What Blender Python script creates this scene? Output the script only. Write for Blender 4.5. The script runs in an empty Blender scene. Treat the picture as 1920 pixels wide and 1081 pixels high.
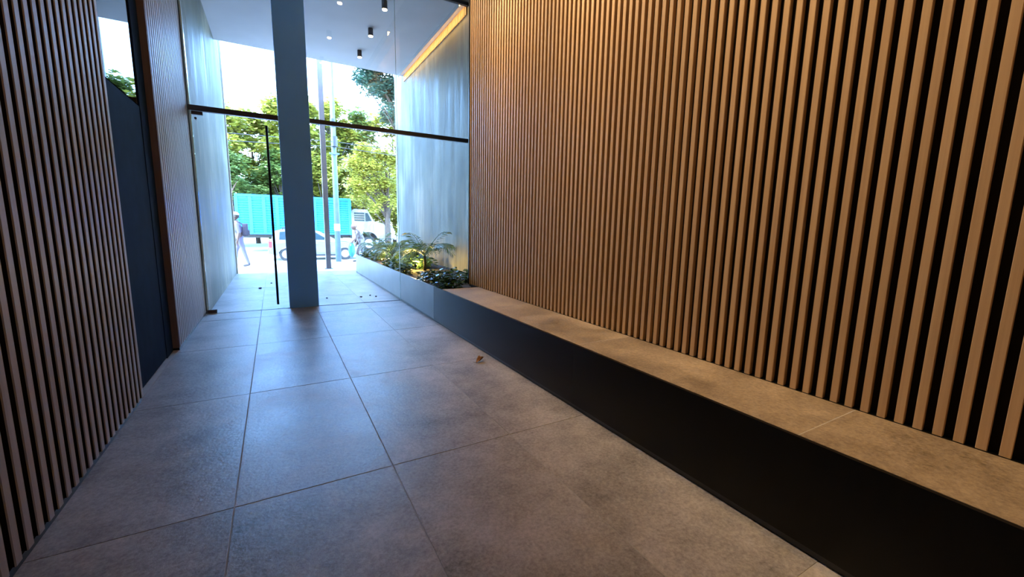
import bpy, bmesh, math, random
from mathutils import Vector, Matrix
random.seed(7)
C = bpy.context.scene.collection
scene = bpy.context.scene
PI = math.pi

# ------------------------------------------------------------------ camera
F_PX = 774.258
cam_d = bpy.data.cameras.new('camera')
cam_d.sensor_fit = 'HORIZONTAL'; cam_d.sensor_width = 36.0
cam_d.lens = F_PX / 1920.0 * 36.0
cam_d.clip_start = 0.02; cam_d.clip_end = 400
cam = bpy.data.objects.new('camera', cam_d); C.objects.link(cam)
RT = Vector((0.8691510733877219, -0.4941474041267616, 0.01986843284594132))
UP = Vector((0.0575325683305733, 0.1409324050486574, 0.9883461239811128))
FW = Vector((0.49118877756953966, 0.8578790125664482, -0.15092112041645211))
m = Matrix.Identity(4)
for i in range(3):
    m[i][0] = RT[i]; m[i][1] = UP[i]; m[i][2] = -FW[i]
m[2][3] = 1.40
cam.matrix_world = m
scene.camera = cam

# ------------------------------------------------------------------ sky, sun, exposure
world = bpy.data.worlds.new('world'); scene.world = world
world.use_nodes = True
wn = world.node_tree; wn.nodes.clear()
sky = wn.nodes.new('ShaderNodeTexSky'); sky.sky_type = 'NISHITA'
sky.sun_disc = False
sky.sun_elevation = math.radians(62); sky.sun_rotation = math.radians(230)
sky.air_density = 1.0; sky.dust_density = 0.7; sky.ozone_density = 2.2
bg = wn.nodes.new('ShaderNodeBackground'); bg.inputs['Strength'].default_value = 1.0
wo = wn.nodes.new('ShaderNodeOutputWorld')
tint = wn.nodes.new('ShaderNodeMix'); tint.data_type = 'RGBA'; tint.blend_type = 'MULTIPLY'; tint.inputs[0].default_value = 1.0
tint.inputs[7].default_value = (0.80, 1.0, 1.20, 1)
wn.links.new(sky.outputs[0], tint.inputs[6]); wn.links.new(tint.outputs[2], bg.inputs[0]); wn.links.new(bg.outputs[0], wo.inputs[0])

sun_d = bpy.data.lights.new('sun', 'SUN'); sun_d.energy = 1.0; sun_d.angle = math.radians(0.6)
sun_d.color = (1.0, 0.95, 0.85)
sun = bpy.data.objects.new('sun', sun_d); C.objects.link(sun)
sun.rotation_euler = Vector((-0.42, -0.25, 0.87)).to_track_quat('Z', 'Y').to_euler()
sun.location = (0, 0, 30)

vs = scene.view_settings
scene.display_settings.display_device = 'sRGB'
vs.view_transform = 'Standard'; vs.look = 'None'; vs.gamma = 1.0
vs.use_curve_mapping = False; vs.exposure = 2.4

# ------------------------------------------------------------------ measures (metres)
YG = 7.513            # glass front
XW = 2.512            # front of the slats on the right
XB = 1.940            # front of the bench and planter
ZB = 0.510            # bench height
XL = -0.959           # front of the slats on the left
XM = 3.270            # textured wall of the porch, right
ZC = 5.340            # ceiling
YC = 11.90            # edge of the porch roof
YE = 12.90            # end of the porch floor

# ------------------------------------------------------------------ material helpers
MATS = {}
def nt(name):
    mt = bpy.data.materials.new(name); mt.use_nodes = True
    t = mt.node_tree; b = t.nodes['Principled BSDF']; MATS[name] = mt
    return mt, t, b
def L(t, a, b): t.links.new(a, b)
def node(t, typ, **kw):
    n = t.nodes.new(typ)
    for k, v in kw.items():
        if k in n.inputs.keys() if hasattr(n.inputs, 'keys') else False: n.inputs[k].default_value = v
        else: setattr(n, k, v)
    return n
def coords(t, scale=(1, 1, 1), kind='Object', rnd=0.0):
    tc = t.nodes.new('ShaderNodeTexCoord'); mp = t.nodes.new('ShaderNodeMapping')
    mp.inputs['Scale'].default_value = scale
    if rnd:
        oi = t.nodes.new('ShaderNodeObjectInfo'); mu = t.nodes.new('ShaderNodeVectorMath'); mu.operation = 'SCALE'
        mu.inputs[0].default_value = (3.1, 7.7, 5.3); L(t, oi.outputs['Random'], mu.inputs['Scale'])
        ad = t.nodes.new('ShaderNodeVectorMath'); L(t, tc.outputs[kind], ad.inputs[0])
        sc = t.nodes.new('ShaderNodeVectorMath'); sc.operation = 'SCALE'; sc.inputs['Scale'].default_value = rnd
        L(t, mu.outputs[0], sc.inputs[0]); L(t, sc.outputs[0], ad.inputs[1]); L(t, ad.outputs[0], mp.inputs['Vector'])
    else:
        L(t, tc.outputs[kind], mp.inputs['Vector'])
    return mp.outputs['Vector']
def ramp(t, fac, stops):
    r = t.nodes.new('ShaderNodeValToRGB'); e = r.color_ramp.elements
    while len(e) < len(stops): e.new(0.5)
    for el, (p, c) in zip(e, stops):
        el.position = p; el.color = (c[0], c[1], c[2], 1)
    L(t, fac, r.inputs[0]); return r.outputs[0]
def noise(t, vec, scale, detail=4, rough=0.55):
    n = t.nodes.new('ShaderNodeTexNoise'); n.inputs['Scale'].default_value = scale
    n.inputs['Detail'].default_value = detail; n.inputs['Roughness'].default_value = rough
    L(t, vec, n.inputs['Vector']); return n.outputs['Fac']
def bump(t, b, h, strength=0.2, dist=0.01):
    n = t.nodes.new('ShaderNodeBump'); n.inputs['Strength'].default_value = strength
    n.inputs['Distance'].default_value = dist; L(t, h, n.inputs['Height']); L(t, n.outputs[0], b.inputs['Normal'])
def flat(name, col, rough=0.5, metal=0.0, spec=0.5, var=0.12, scale=6.0, bmp=0.0, rnd=0.0, coat=0.0):
    mt, t, b = nt(name)
    v = coords(t, rnd=rnd); f = noise(t, v, scale)
    c0 = [max(0, x*(1-var)) for x in col]; c1 = [min(1, x*(1+var)) for x in col]
    L(t, ramp(t, f, [(0.3, c0), (0.7, c1)]), b.inputs['Base Color'])
    b.inputs['Roughness'].default_value = rough; b.inputs['Metallic'].default_value = metal
    b.inputs['Specular IOR Level'].default_value = spec
    if coat: b.inputs['Coat Weight'].default_value = coat
    if bmp: bump(t, b, noise(t, v, scale*8, 3), bmp, 0.004)
    return mt
def emit(name, col, strength):
    mt, t, b = nt(name)
    b.inputs['Base Color'].default_value = (*col, 1)
    b.inputs['Emission Color'].default_value = (*col, 1); b.inputs['Emission Strength'].default_value = strength
    return mt
def stone(name, dark, light, rough0, rough1):
    mt, t, b = nt(name)
    v = coords(t, rnd=9.0)
    f1 = noise(t, v, 2.2, 8, 0.68); f2 = noise(t, v, 55, 6, 0.75)
    mx = t.nodes.new('ShaderNodeMix'); mx.inputs[0].default_value = 0.45; L(t, f1, mx.inputs[2]); L(t, f2, mx.inputs[3])
    L(t, ramp(t, mx.outputs[0], [(0.36, dark), (0.66, light)]), b.inputs['Base Color'])
    mr = t.nodes.new('ShaderNodeMapRange'); mr.inputs[1].default_value = 0.35; mr.inputs[2].default_value = 0.65
    mr.inputs[3].default_value = rough0; mr.inputs[4].default_value = rough1
    L(t, f1, mr.inputs[0]); L(t, mr.outputs[0], b.inputs['Roughness'])
    bump(t, b, noise(t, v, 45, 5, 0.65), 0.32, 0.006)
    b.inputs['Specular IOR Level'].default_value = 0.5
    return mt
def wood(name, a, c, rough=0.5, sx=60, sz=1.2):
    mt, t, b = nt(name)
    v = coords(t, (sx, sx, sz), rnd=40.0); f = noise(t, v, 1.0, 5, 0.6)
    v2 = coords(t, (3, 3, 0.35), rnd=40.0); f2 = noise(t, v2, 1.0, 3, 0.5)
    mx = t.nodes.new('ShaderNodeMix'); mx.inputs[0].default_value = 0.45; L(t, f, mx.inputs[2]); L(t, f2, mx.inputs[3])
    L(t, ramp(t, mx.outputs[0], [(0.3, a), (0.7, c)]), b.inputs['Base Color'])
    b.inputs['Roughness'].default_value = rough; b.inputs['Specular IOR Level'].default_value = 0.35
    bump(t, b, f, 0.12, 0.003)
    return mt
def streaked(name, a, mid, c, rough=0.3):
    mt, t, b = nt(name)
    v = coords(t, (4.5, 4.5, 0.35)); f = noise(t, v, 1.0, 8, 0.7)
    v2 = coords(t, (1, 1, 0.6)); f2 = noise(t, v2, 0.9, 4, 0.55)
    mx = t.nodes.new('ShaderNodeMix'); mx.inputs[0].default_value = 0.4; L(t, f, mx.inputs[2]); L(t, f2, mx.inputs[3])
    L(t, ramp(t, mx.outputs[0], [(0.34, a), (0.5, mid), (0.66, c)]), b.inputs['Base Color'])
    mr = t.nodes.new('ShaderNodeMapRange'); mr.inputs[1].default_value = 0.35; mr.inputs[2].default_value = 0.65
    mr.inputs[3].default_value = rough*0.75; mr.inputs[4].default_value = rough*1.35
    L(t, f, mr.inputs[0]); L(t, mr.outputs[0], b.inputs['Roughness'])
    bump(t, b, f, 0.10, 0.01); b.inputs['Specular IOR Level'].default_value = 0.22
    return mt
def thin_glass(name, tint=(0.97, 0.99, 0.985), r0=0.045):
    mt = bpy.data.materials.new(name); mt.use_nodes = True; t = mt.node_tree; t.nodes.clear(); MATS[name] = mt
    o = t.nodes.new('ShaderNodeOutputMaterial'); tr = t.nodes.new('ShaderNodeBsdfTransparent')
    gl = t.nodes.new('ShaderNodeBsdfGlossy'); gl.inputs['Roughness'].default_value = 0.0
    tr.inputs[0].default_value = (*tint, 1)
    lw = t.nodes.new('ShaderNodeLayerWeight'); lw.inputs[0].default_value = 0.5
    pw = t.nodes.new('ShaderNodeMath'); pw.operation = 'POWER'; pw.inputs[1].default_value = 5; L(t, lw.outputs['Facing'], pw.inputs[0])
    ma = t.nodes.new('ShaderNodeMath'); ma.operation = 'MULTIPLY_ADD'; ma.inputs[1].default_value = 1-r0; ma.inputs[2].default_value = r0
    L(t, pw.outputs[0], ma.inputs[0])
    mx = t.nodes.new('ShaderNodeMixShader'); L(t, ma.outputs[0], mx.inputs[0]); L(t, tr.outputs[0], mx.inputs[1]); L(t, gl.outputs[0], mx.inputs[2])
    L(t, mx.outputs[0], o.inputs[0])
    return mt
def leafmat(name, a, c, trans=0.25, rough=0.45):
    mt, t, b = nt(name)
    at = t.nodes.new('ShaderNodeAttribute'); at.attribute_name = 'tone'
    col = ramp(t, at.outputs['Fac'], [(0.0, a), (1.0, c)])
    L(t, col, b.inputs['Base Color']); b.inputs['Roughness'].default_value = rough
    tl = t.nodes.new('ShaderNodeBsdfTranslucent'); L(t, col, tl.inputs[0])
    mx = t.nodes.new('ShaderNodeMixShader'); mx.inputs[0].default_value = trans
    o = t.nodes['Material Output']; L(t, b.outputs[0], mx.inputs[1]); L(t, tl.outputs[0], mx.inputs[2]); L(t, mx.outputs[0], o.inputs[0])
    return mt

M_floor = stone('floor_stone', (0.115, 0.107, 0.099), (0.52, 0.482, 0.445), 0.295, 0.40)
M_bench_stone = stone('bench_stone', (0.085, 0.062, 0.040), (0.40, 0.315, 0.215), 0.38, 0.55)
M_grout = flat('grout', (0.36, 0.35, 0.33), 0.8)
M_slat = wood('oak_slat', (0.40, 0.25, 0.130), (0.57, 0.385, 0.215), 0.48)
M_slat_left = wood('walnut_slat', (0.31, 0.282, 0.28), (0.47, 0.435, 0.43), 0.5)
M_slat_shade = flat('slat_side_shade', (0.022, 0.017, 0.015), 0.85, spec=0.15)  # left slats' side faces: shade of the gaps put into a near-black colour
M_jamb = wood('jamb_wood', (0.13, 0.102, 0.108), (0.20, 0.16, 0.165), 0.6)
M_backing = flat('slat_backing', (0.012, 0.009, 0.007), 0.9, spec=0.1)
M_black = flat('black_metal', (0.0025, 0.003, 0.0036), 0.30, spec=0.24, var=0.3)
M_frame = flat('frame_metal', (0.03, 0.032, 0.036), 0.4, spec=0.5)
M_bronze = flat('patch_bronze', (0.055, 0.04, 0.035), 0.4, metal=0.3)
M_column = flat('column_paint_haze', (0.16, 0.48, 0.97), 0.45, var=0.03, scale=2.0)  # dark bluish paint, with lens haze put into a much lighter blue
M_wallpaint = flat('dark_paint', (0.10, 0.10, 0.105), 0.7)
M_ceiling = flat('ceiling_plaster', (0.42, 0.42, 0.41), 0.75, var=0.05, scale=2.0)
M_cement = streaked('polished_cement', (0.018, 0.024, 0.022), (0.105, 0.115, 0.098), (0.340, 0.338, 0.275), 0.52)
M_capedge = flat('wall_edge', (0.56, 0.50, 0.40), 0.7)
M_glass = thin_glass('clear_glass')
M_glassedge = flat('glass_edge', (0.55, 0.72, 0.68), 0.2)
M_door = flat('navy_door', (0.010, 0.026, 0.062), 0.75, spec=0.03)
M_mirror, _t, _b = nt('dark_mirror_glass')
_b.inputs['Base Color'].default_value = (0.034, 0.052, 0.070, 1); _b.inputs['Metallic'].default_value = 1.0
_b.inputs['Roughness'].default_value = 0.01
M_soil = flat('soil', (0.014, 0.010, 0.007), 0.95, var=0.5, scale=30, bmp=0.6)
M_sidewalk = flat('sidewalk_concrete', (0.40, 0.385, 0.36), 0.85, var=0.10, scale=1.5, bmp=0.2)
M_road = flat('road', (0.36, 0.34, 0.30), 0.9, var=0.15, scale=0.8, bmp=0.2)
M_warm = emit('lamp_lens', (1.0, 0.72, 0.38), 14)
M_led = emit('led_strip', (1.0, 0.56, 0.17), 12)

# ------------------------------------------------------------------ mesh helpers
class MB:
    def __init__(s): s.v = []; s.f = []; s.mi = []; s.tone = []
    def quad(s, a, b, c, d, mi=0, tone=0.5):
        n = len(s.v); s.v += [tuple(a), tuple(b), tuple(c), tuple(d)]; s.f.append((n, n+1, n+2, n+3)); s.mi.append(mi); s.tone.append(tone)
    def tri(s, a, b, c, mi=0, tone=0.5):
        n = len(s.v); s.v += [tuple(a), tuple(b), tuple(c)]; s.f.append((n, n+1, n+2)); s.mi.append(mi); s.tone.append(tone)
    def box(s, x0, x1, y0, y1, z0, z1, mi=0):
        n = len(s.v)
        s.v += [(x0,y0,z0),(x1,y0,z0),(x1,y1,z0),(x0,y1,z0),(x0,y0,z1),(x1,y0,z1),(x1,y1,z1),(x0,y1,z1)]
        for f in ((0,3,2,1),(4,5,6,7),(0,1,5,4),(1,2,6,5),(2,3,7,6),(3,0,4,7)):
            s.f.append(tuple(n+i for i in f)); s.mi.append(mi); s.tone.append(0.5)
        return s
    def prism(s, poly, axis, a, b, mi=0):
        """poly: 2-D points, extruded along axis from a to b"""
        def P(p, t):
            if axis == 'x': return (t, p[0], p[1])
            if axis == 'y': return (p[0], t, p[1])
            return (p[0], p[1], t)
        n = len(s.v); k = len(poly)
        s.v += [P(p, a) for p in poly] + [P(p, b) for p in poly]
        for i in range(k):
            j = (i+1) % k; s.f.append((n+i, n+j, n+k+j, n+k+i)); s.mi.append(mi); s.tone.append(0.5)
        s.f.append(tuple(n+i for i in reversed(range(k)))); s.f.append(tuple(n+k+i for i in range(k)))
        s.mi += [mi, mi]; s.tone += [0.5, 0.5]
        return s
    def loft(s, rings, cap=True, mi=0, tone=0.5):
        n = len(s.v); k = len(rings[0])
        for r in rings: s.v += [tuple(p) for p in r]
        for a in range(len(rings)-1):
            for i in range(k):
                j = (i+1) % k
                s.f.append((n+a*k+i, n+a*k+j, n+(a+1)*k+j, n+(a+1)*k+i)); s.mi.append(mi); s.tone.append(tone)
        if cap:
            s.f.append(tuple(n+i for i in reversed(range(k)))); s.mi.append(mi); s.tone.append(tone)
            e = n+(len(rings)-1)*k; s.f.append(tuple(e+i for i in range(k))); s.mi.append(mi); s.tone.append(tone)
        return s
    def tube(s, pts, rad, seg=8, mi=0, tone=0.5):
        pts = [Vector(p) for p in pts]
        if not isinstance(rad, (list, tuple)): rad = [rad]*len(pts)
        rings = []
        for i, p in enumerate(pts):
            d = (pts[min(i+1, len(pts)-1)] - pts[max(i-1, 0)]).normalized()
            u = d.cross(Vector((0, 0, 1)) if abs(d.z) < 0.95 else Vector((1, 0, 0))).normalized(); w = d.cross(u)
            rings.append([p + (u*math.cos(2*PI*k/seg) + w*math.sin(2*PI*k/seg))*rad[i] for k in range(seg)])
        return s.loft(rings, True, mi, tone)
    def build(s, name, mats, parent=None, smooth=False, bevel=0.0):
        me = bpy.data.meshes.new(name); me.from_pydata(s.v, [], s.f); me.update()
        if not isinstance(mats, (list, tuple)): mats = [mats]
        for q in mats: me.materials.append(q)
        me.polygons.foreach_set('material_index', s.mi)
        at = me.attributes.new('tone', 'FLOAT', 'FACE'); at.data.foreach_set('value', s.tone)
        bm = bmesh.new(); bm.from_mesh(me)
        if smooth or bevel: bmesh.ops.remove_doubles(bm, verts=bm.verts, dist=1e-5)
        if bevel:
            bmesh.ops.bevel(bm, geom=[e for e in bm.edges], offset=bevel, segments=2, affect='EDGES', profile=0.6, clamp_overlap=True)
        bmesh.ops.recalc_face_normals(bm, faces=bm.faces); bm.to_mesh(me); bm.free()
        if smooth: me.polygons.foreach_set('use_smooth', [True]*len(me.polygons))
        o = bpy.data.objects.new(name, me); C.objects.link(o)
        if parent: o.parent = parent
        return o
def tag(o, label=None, cat=None, group=None, kind=None):
    if label: o['label'] = label
    if cat: o['category'] = cat
    if group: o['group'] = group
    if kind: o['kind'] = kind
    return o
def thing(name, label, cat, loc=(0, 0, 0), group=None, kind=None, rz=0.0):
    o = bpy.data.objects.new(name, None); C.objects.link(o); o.location = loc; o.rotation_euler.z = rz
    o.empty_display_size = 0.1
    return tag(o, label, cat, group, kind)
def share(o, parent, loc):
    c = o.copy(); C.objects.link(c); c.parent = parent; c.location = loc; return c

# ------------------------------------------------------------------ the setting
# floor: a grout bed with single tiles
floor = MB().box(-1.25, 3.4, -4.0, YE, -0.12, -0.002).build('floor', M_grout)
tag(floor, 'dark stone tile floor running from the lobby out to the porch', None, None, 'structure')
TX = [-1.03-0.006, -0.252, 0.522, 1.304, 2.05]
rows = [0.706 + 1.5634*i for i in range(-3, 9)]
rng = random.Random(3)
for i in range(len(TX)-1):
    for j in range(len(rows)-1):
        y0, y1 = rows[j], min(rows[j+1], YE)
        if y0 >= YE - 0.05: continue
        spans = [(y0, y1)]
        if y0 < YG < y1: spans = [(y0, YG+0.012), (YG+0.012, y1)]
        for a, b in spans:
            g = 0.0028
            t = MB().box(TX[i]+g, TX[i+1]-g, a+g, b-g, -0.03, 0.0 + rng.uniform(-0.0008, 0.0008))
            cx, cy = (TX[i]+TX[i+1])/2, (a+b)/2
            t.v = [(x-cx, y-cy, z) for x, y, z in t.v]
            o = t.build('tile', M_floor, floor, bevel=0.0012); o.location = (cx, cy, 0)

ceiling = MB().box(-3.0, 6.0, -4.0, YC, ZC, ZC+0.45).build('ceiling', M_ceiling)
MB().box(XL+0.01, XW-0.27, -3.95, YG-0.06, ZC-0.012, ZC-0.0005).build('lobby_bounce_panel', flat('bounce_white', (0.82, 0.82, 0.81), 0.8, var=0.02), ceiling)  # white panel added under the unseen lobby ceiling to bounce daylight
tag(ceiling, 'plain grey ceiling that runs out over the porch', None, None, 'structure')

# right wall: backing, slats, black end trim
wall_r = MB().box(XW+0.036, XM+0.2, -4.0, 5.70, 0.0, ZC).build('wall_right', M_backing)
tag(wall_r, 'right lobby wall clad in vertical oak slats', None, None, 'structure')
PR = 0.0665
def slat_mesh(w, d, z0, z1, sgn, mat, name='slat', under=0.004, shade_mat=None):
    """rounded rib; front toward -sgn*X, origin at the far front edge (y = 0 .. -w)"""
    t = 0.0035; c = 0.0022
    pr = [(d, under-w), (0.005, -w), (0.0, -w+c), (0.0, -c), (0.005, 0.0), (d, -under)]
    mb = MB(); mb.prism([(sgn*x, y) for x, y in pr], 'z', z0, z1)
    if shade_mat:
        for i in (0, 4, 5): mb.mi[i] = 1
        return mb.build(name, [mat, shade_mat])
    return mb.build(name, mat)
proto = None
for n in range(-48, 79):
    y = 0.5023 + PR*n
    if proto is None:
        proto = slat_mesh(0.0345, 0.036, ZB+0.004, ZC-0.02, 1, M_slat)
        proto.parent = wall_r; proto.location = (XW, y, 0); o = proto
    else:
        o = share(proto, wall_r, (XW, y, 0))
MB().box(XW+0.001, XW+0.036, -3.99, 5.69, ZB-0.03, ZB+0.003).build('base_profile', M_black, wall_r)
trim = MB().box(XW-0.012, XW+0.06, 5.694, 5.716, ZB, ZC).build('end_trim', M_black, wall_r)
# led line along the top of the slats
ledc = thing('cove_light', 'warm linear light hidden along the ceiling above the oak slats', 'light', (XW-0.22, 0, ZC))
MB().box(-0.045, -0.025, -3.99, 5.66, -0.15, -0.001).build('fascia', M_frame, ledc)
MB().box(-0.024, 0.03, -3.98, 5.66, -0.02, -0.001).build('housing', M_frame, ledc)
MB().box(-0.020, 0.025, -3.97, 5.65, -0.027, -0.0205).build('diffuser', M_led, ledc)

# left wall: near slat panel, far slat panel, recessed door bay between
PL = 0.0946
wall_l = MB().box(XL-0.40, XL-0.042, -4.0, 4.055, 0.0, ZC).build('wall_left', M_backing)
tag(wall_l, 'left lobby wall clad in vertical brown slats', None, None, 'structure')
proto = None
for n in range(-60, 16):
    y = 2.583 + 0.0465 + PL*n
    if proto is None:
        proto = slat_mesh(0.0475, 0.042, 0.035, ZC-0.02, -1, M_slat_left, under=0.012, shade_mat=M_slat_shade)
        proto.parent = wall_l; proto.location = (XL, y, 0)
    else: share(proto, wall_l, (XL, y, 0))
wall_lf = MB().box(XL-0.40, XL-0.042, 5.50, YG-0.02, 0.0, ZC).build('wall_left_far', M_backing)
tag(wall_lf, 'narrow brown slat wall beside the glass entrance door', None, None, 'structure')
proto = None
for n in range(0, 21):
    y = 5.545 + PL*n + 0.045
    if proto is None:
        proto = slat_mesh(0.072, 0.042, 0.035, ZC-0.02, -1, M_slat_left, under=0.012, shade_mat=M_slat_shade)
        proto.parent = wall_lf; proto.location = (XL, y, 0)
    else: share(proto, wall_lf, (XL, y, 0))
MB().box(XL-0.062, XL-0.0, 5.478, 5.505, 0.03, ZC-0.02).build('jamb_board', M_jamb, wall_lf, bevel=0.001)
MB().box(XL-0.30, XL-0.042, 4.0, 4.06, 0.0, ZC).build('end_board', M_jamb, wall_l)

# recessed door bay
bay = thing('door_1', 'dark navy side door with a dark glass panel above it, in the left wall', None, (XL-0.062, 4.055, 0), kind='structure')
MB().box(-0.34, -0.04, -0.02, 1.45, 0.0, ZC).build('frame_back', M_frame, bay)
MB().box(-0.04, 0.0, 0.0, 1.145, 0.012, 2.415).build('door_leaf', M_door, bay, bevel=0.002)
MB().box(-0.04, 0.004, 1.15, 1.425, 0.0, ZC).build('frame_post', M_door, bay, bevel=0.002)
MB().box(-0.04, -0.004, 0.0, 1.145, 2.428, ZC).build('pane', M_mirror, bay)
MB().box(-0.02, 0.045, -0.01, 1.44, -0.001, 0.004).build('threshold', M_grout, bay)

# plinth lines under the slats
b_l = MB().box(XL-0.045, XL-0.012, -4.0, 4.05, 0, 0.034).build('baseboard_left', M_black); tag(b_l, 'black recessed base under the left slats', None, None, 'structure')
b_f = MB().box(XL-0.045, XL-0.006, 5.50, YG-0.03, 0, 0.034).build('baseboard_left_far', M_black); tag(b_f, 'black recessed base under the narrow slat wall by the entrance', None, None, 'structure')

# rear of the lobby
wb = MB().box(-1.4, 3.5, -4.2, -4.0, 0, ZC).build('wall_back', M_wallpaint); tag(wb, 'painted rear wall behind the viewer', None, None, 'structure')

# porch side walls
wpl = MB().box(-1.6, -0.935, YG+0.02, 13.0, -0.1, ZC+1.5).build('wall_porch_left', M_cement); tag(wpl, 'left porch wall in streaked polished cement', None, None, 'structure')
MB().box(-1.6, -0.905, 12.965, 13.03, -0.1, ZC+1.5).build('edge_strip', M_capedge, wpl)
MB().box(-0.946, -0.928, YG-0.02, YG+0.03, 0.0, ZC).build('edge_profile', M_glassedge, wpl)
wpr = MB().box(XM, XM+0.5, 5.70, 12.86, -0.1, ZC+4).build('wall_porch_right', M_cement); tag(wpr, 'right porch wall in streaked polished cement behind the planter', None, None, 'structure')
# ribbed band lit by the cove at the top of the right porch wall
rb = MB()
k = 0
y = YG+0.05
while y < YC-0.1:
    rb.box(XM-0.022, XM, y, y+0.034, ZC-0.17, ZC); y += PR
o = rb.build('rib_band', M_slat, wpr); o['kind'] = 'stuff'
led2 = thing('porch_cove_light', 'warm linear light hidden in the ceiling along the right porch wall', 'light', (XM-0.13, 0, ZC))
MB().box(-0.035, -0.02, YG+0.05, YC-0.1, -0.07, -0.001).build('fascia', M_ceiling, led2)
MB().box(-0.019, 0.02, YG+0.05, YC-0.1, -0.012, -0.001).build('housing', M_frame, led2)
MB().box(-0.012, 0.015, YG+0.06, YC-0.12, -0.018, -0.0125).build('diffuser', M_led, led2)

# ------------------------------------------------------------------ glass front
col = thing('column', 'square blue-grey column standing in the glass front', 'column', (0.359, YG-0.03, 0))
MB().box(-0.215, 0.213, 0.0, 0.30, 0.0, ZC).build('shaft', M_column, col, bevel=0.004)
tb1 = MB().box(-0.95, 0.140, YG-0.028, YG+0.028, 2.900, 2.972).build('trim_1', M_frame); tag(tb1, 'dark transom bar above the glass door', None, None, 'structure')
tb2 = MB().box(0.576, XM, YG-0.028, YG+0.028, 2.925, 2.992).build('trim_2', M_frame); tag(tb2, 'dark transom bar right of the column', None, None, 'structure')
tb3 = MB().box(-0.95, XM, YG-0.03, YG+0.03, ZC-0.05, ZC).build('trim_3', M_frame); tag(tb3, 'dark head frame of the glass front at the ceiling', None, None, 'structure')
tb4 = MB().box(-0.93, 0.140, YG-0.02, YG+0.012, -0.002, 0.006).build('trim_4', M_glassedge); tag(tb4, 'thin pale threshold line under the glass door', None, None, 'structure')
tb5 = MB().box(0.575, XB, YG-0.008, YG+0.008, -0.002, 0.006).build('trim_5', M_frame); tag(tb5, 'thin dark threshold line under the fixed glass', None, None, 'structure')

def pane(x0, x1, z0, z1, name, parent=None):
    return MB().box(x0, x1, YG-0.005, YG+0.005, z0, z1).build(name, M_glass, parent)
door = thing('glass_door', 'frameless clear glass entrance door with a long black pull bar', 'door', (-0.90, YG, 0))
def child(mb, name, mat, parent, **kw):
    """mesh given in world coordinates, parented without moving"""
    L0 = parent.location
    mb.v = [(x-L0.x, y-L0.y, z-L0.z) for x, y, z in mb.v]
    return mb.build(name, mat, parent, **kw)
child(MB().box(-0.922, 0.136, YG-0.006, YG+0.006, 0.012, 2.893), 'pane', M_glass, door)
child(MB().box(-0.927, -0.9225, YG-0.006, YG+0.006, 0.012, 2.893), 'pane_edge', M_glassedge, door)
child(MB().box(-0.920, -0.790, YG-0.022, YG+0.022, 2.848, 2.892), 'pivot_fitting', M_bronze, door, bevel=0.003)
child(MB().box(-0.945, -0.825, YG-0.022, YG+0.022, 0.008, 0.058), 'pivot_fitting', M_bronze, door, bevel=0.003)
mb = MB()
mb.tube([(-0.875, YG-0.03, 2.795), (-0.875, YG+0.03, 2.795)], 0.016, 12)
child(mb, 'lock_button', M_bronze, door)
hd = child(MB().tube([(-0.020, YG-0.062, 0.085), (-0.020, YG-0.062, 2.80)], 0.017, 16), 'pull_bar', M_black, door, smooth=True)
for z in (0.35, 1.45, 2.55):
    o = MB().tube([(-0.020+0.90, -0.062, z), (-0.020+0.90, -0.004, z)], 0.010, 10).build('standoff', M_black, hd)

win1 = thing('window_1', 'clear glass pane above the entrance door', None, (-0.90, YG, 2.97), kind='structure')
child(MB().box(-0.922, 0.138, YG-0.005, YG+0.005, 2.975, ZC-0.05), 'pane', M_glass, win1)
win2 = thing('window_2', 'fixed glass front between column and planter', None, (0.6, YG, 0.0), kind='structure')
child(MB().box(0.578, XB-0.004, YG-0.005, YG+0.005, 0.008, 2.924), 'pane', M_glass, win2)
child(MB().box(0.578, XB-0.004, YG-0.005, YG+0.005, 2.993, ZC-0.05), 'pane', M_glass, win2)
win3 = thing('window_3', 'fixed glass above the planter', None, (XB, YG, ZB), kind='structure')
child(MB().box(XB+0.004, XM, YG-0.005, YG+0.005, ZB-0.10, 2.924), 'pane', M_glass, win3)
child(MB().box(XB+0.004, XM, YG-0.005, YG+0.005, 2.993, ZC-0.05), 'pane', M_glass, win3)
child(MB().box(XB-0.0035, XB+0.0035, YG-0.007, YG+0.007, 0.006, ZC-0.05), 'glass_joint', M_glassedge, win3)

# ------------------------------------------------------------------ bench and planter
bench = thing('bench', 'long low bench with black metal front and brown stone seat under the oak slats', 'bench', (XB, 0.85, 0))
def cb(x0, x1, y0, y1, z0, z1, name, mat, par, bev=0.0015):
    return child(MB().box(x0, x1, y0, y1, z0, z1), name, mat, par, bevel=bev)
cb(XB+0.012, XB+0.05, -3.99, 5.66, 0.0, 0.05, 'plinth', M_frame, bench)
for a, b in ((-3.99, -0.70), (-0.70, 2.42), (2.42, 5.66)):
    cb(XB, XB+0.02, a+0.0008, b-0.0008, 0.036, ZB-0.001, 'front_panel', M_black, bench, 0.001)
for a, b in ((-3.99, -2.27), (-2.27, -0.71), (-0.71, 0.85), (0.85, 2.403), (2.403, 3.96), (3.96, 5.36)):
    cb(XB+0.022, XW-0.001, a+0.002, b-0.002, ZB-0.03, ZB, 'stone_slab', M_bench_stone, bench)
cb(XB+0.021, XW-0.001, -3.99, 5.36, ZB-0.06, ZB-0.031, 'grout_bed', M_grout, bench, 0.0)
for yy in (-2.27, -0.71, 0.85, 2.403, 3.96):
    cb(XB+0.023, XW-0.001, yy-0.0019, yy+0.0019, ZB-0.03, ZB-0.0003, 'joint', M_grout, bench, 0.0)

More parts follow.
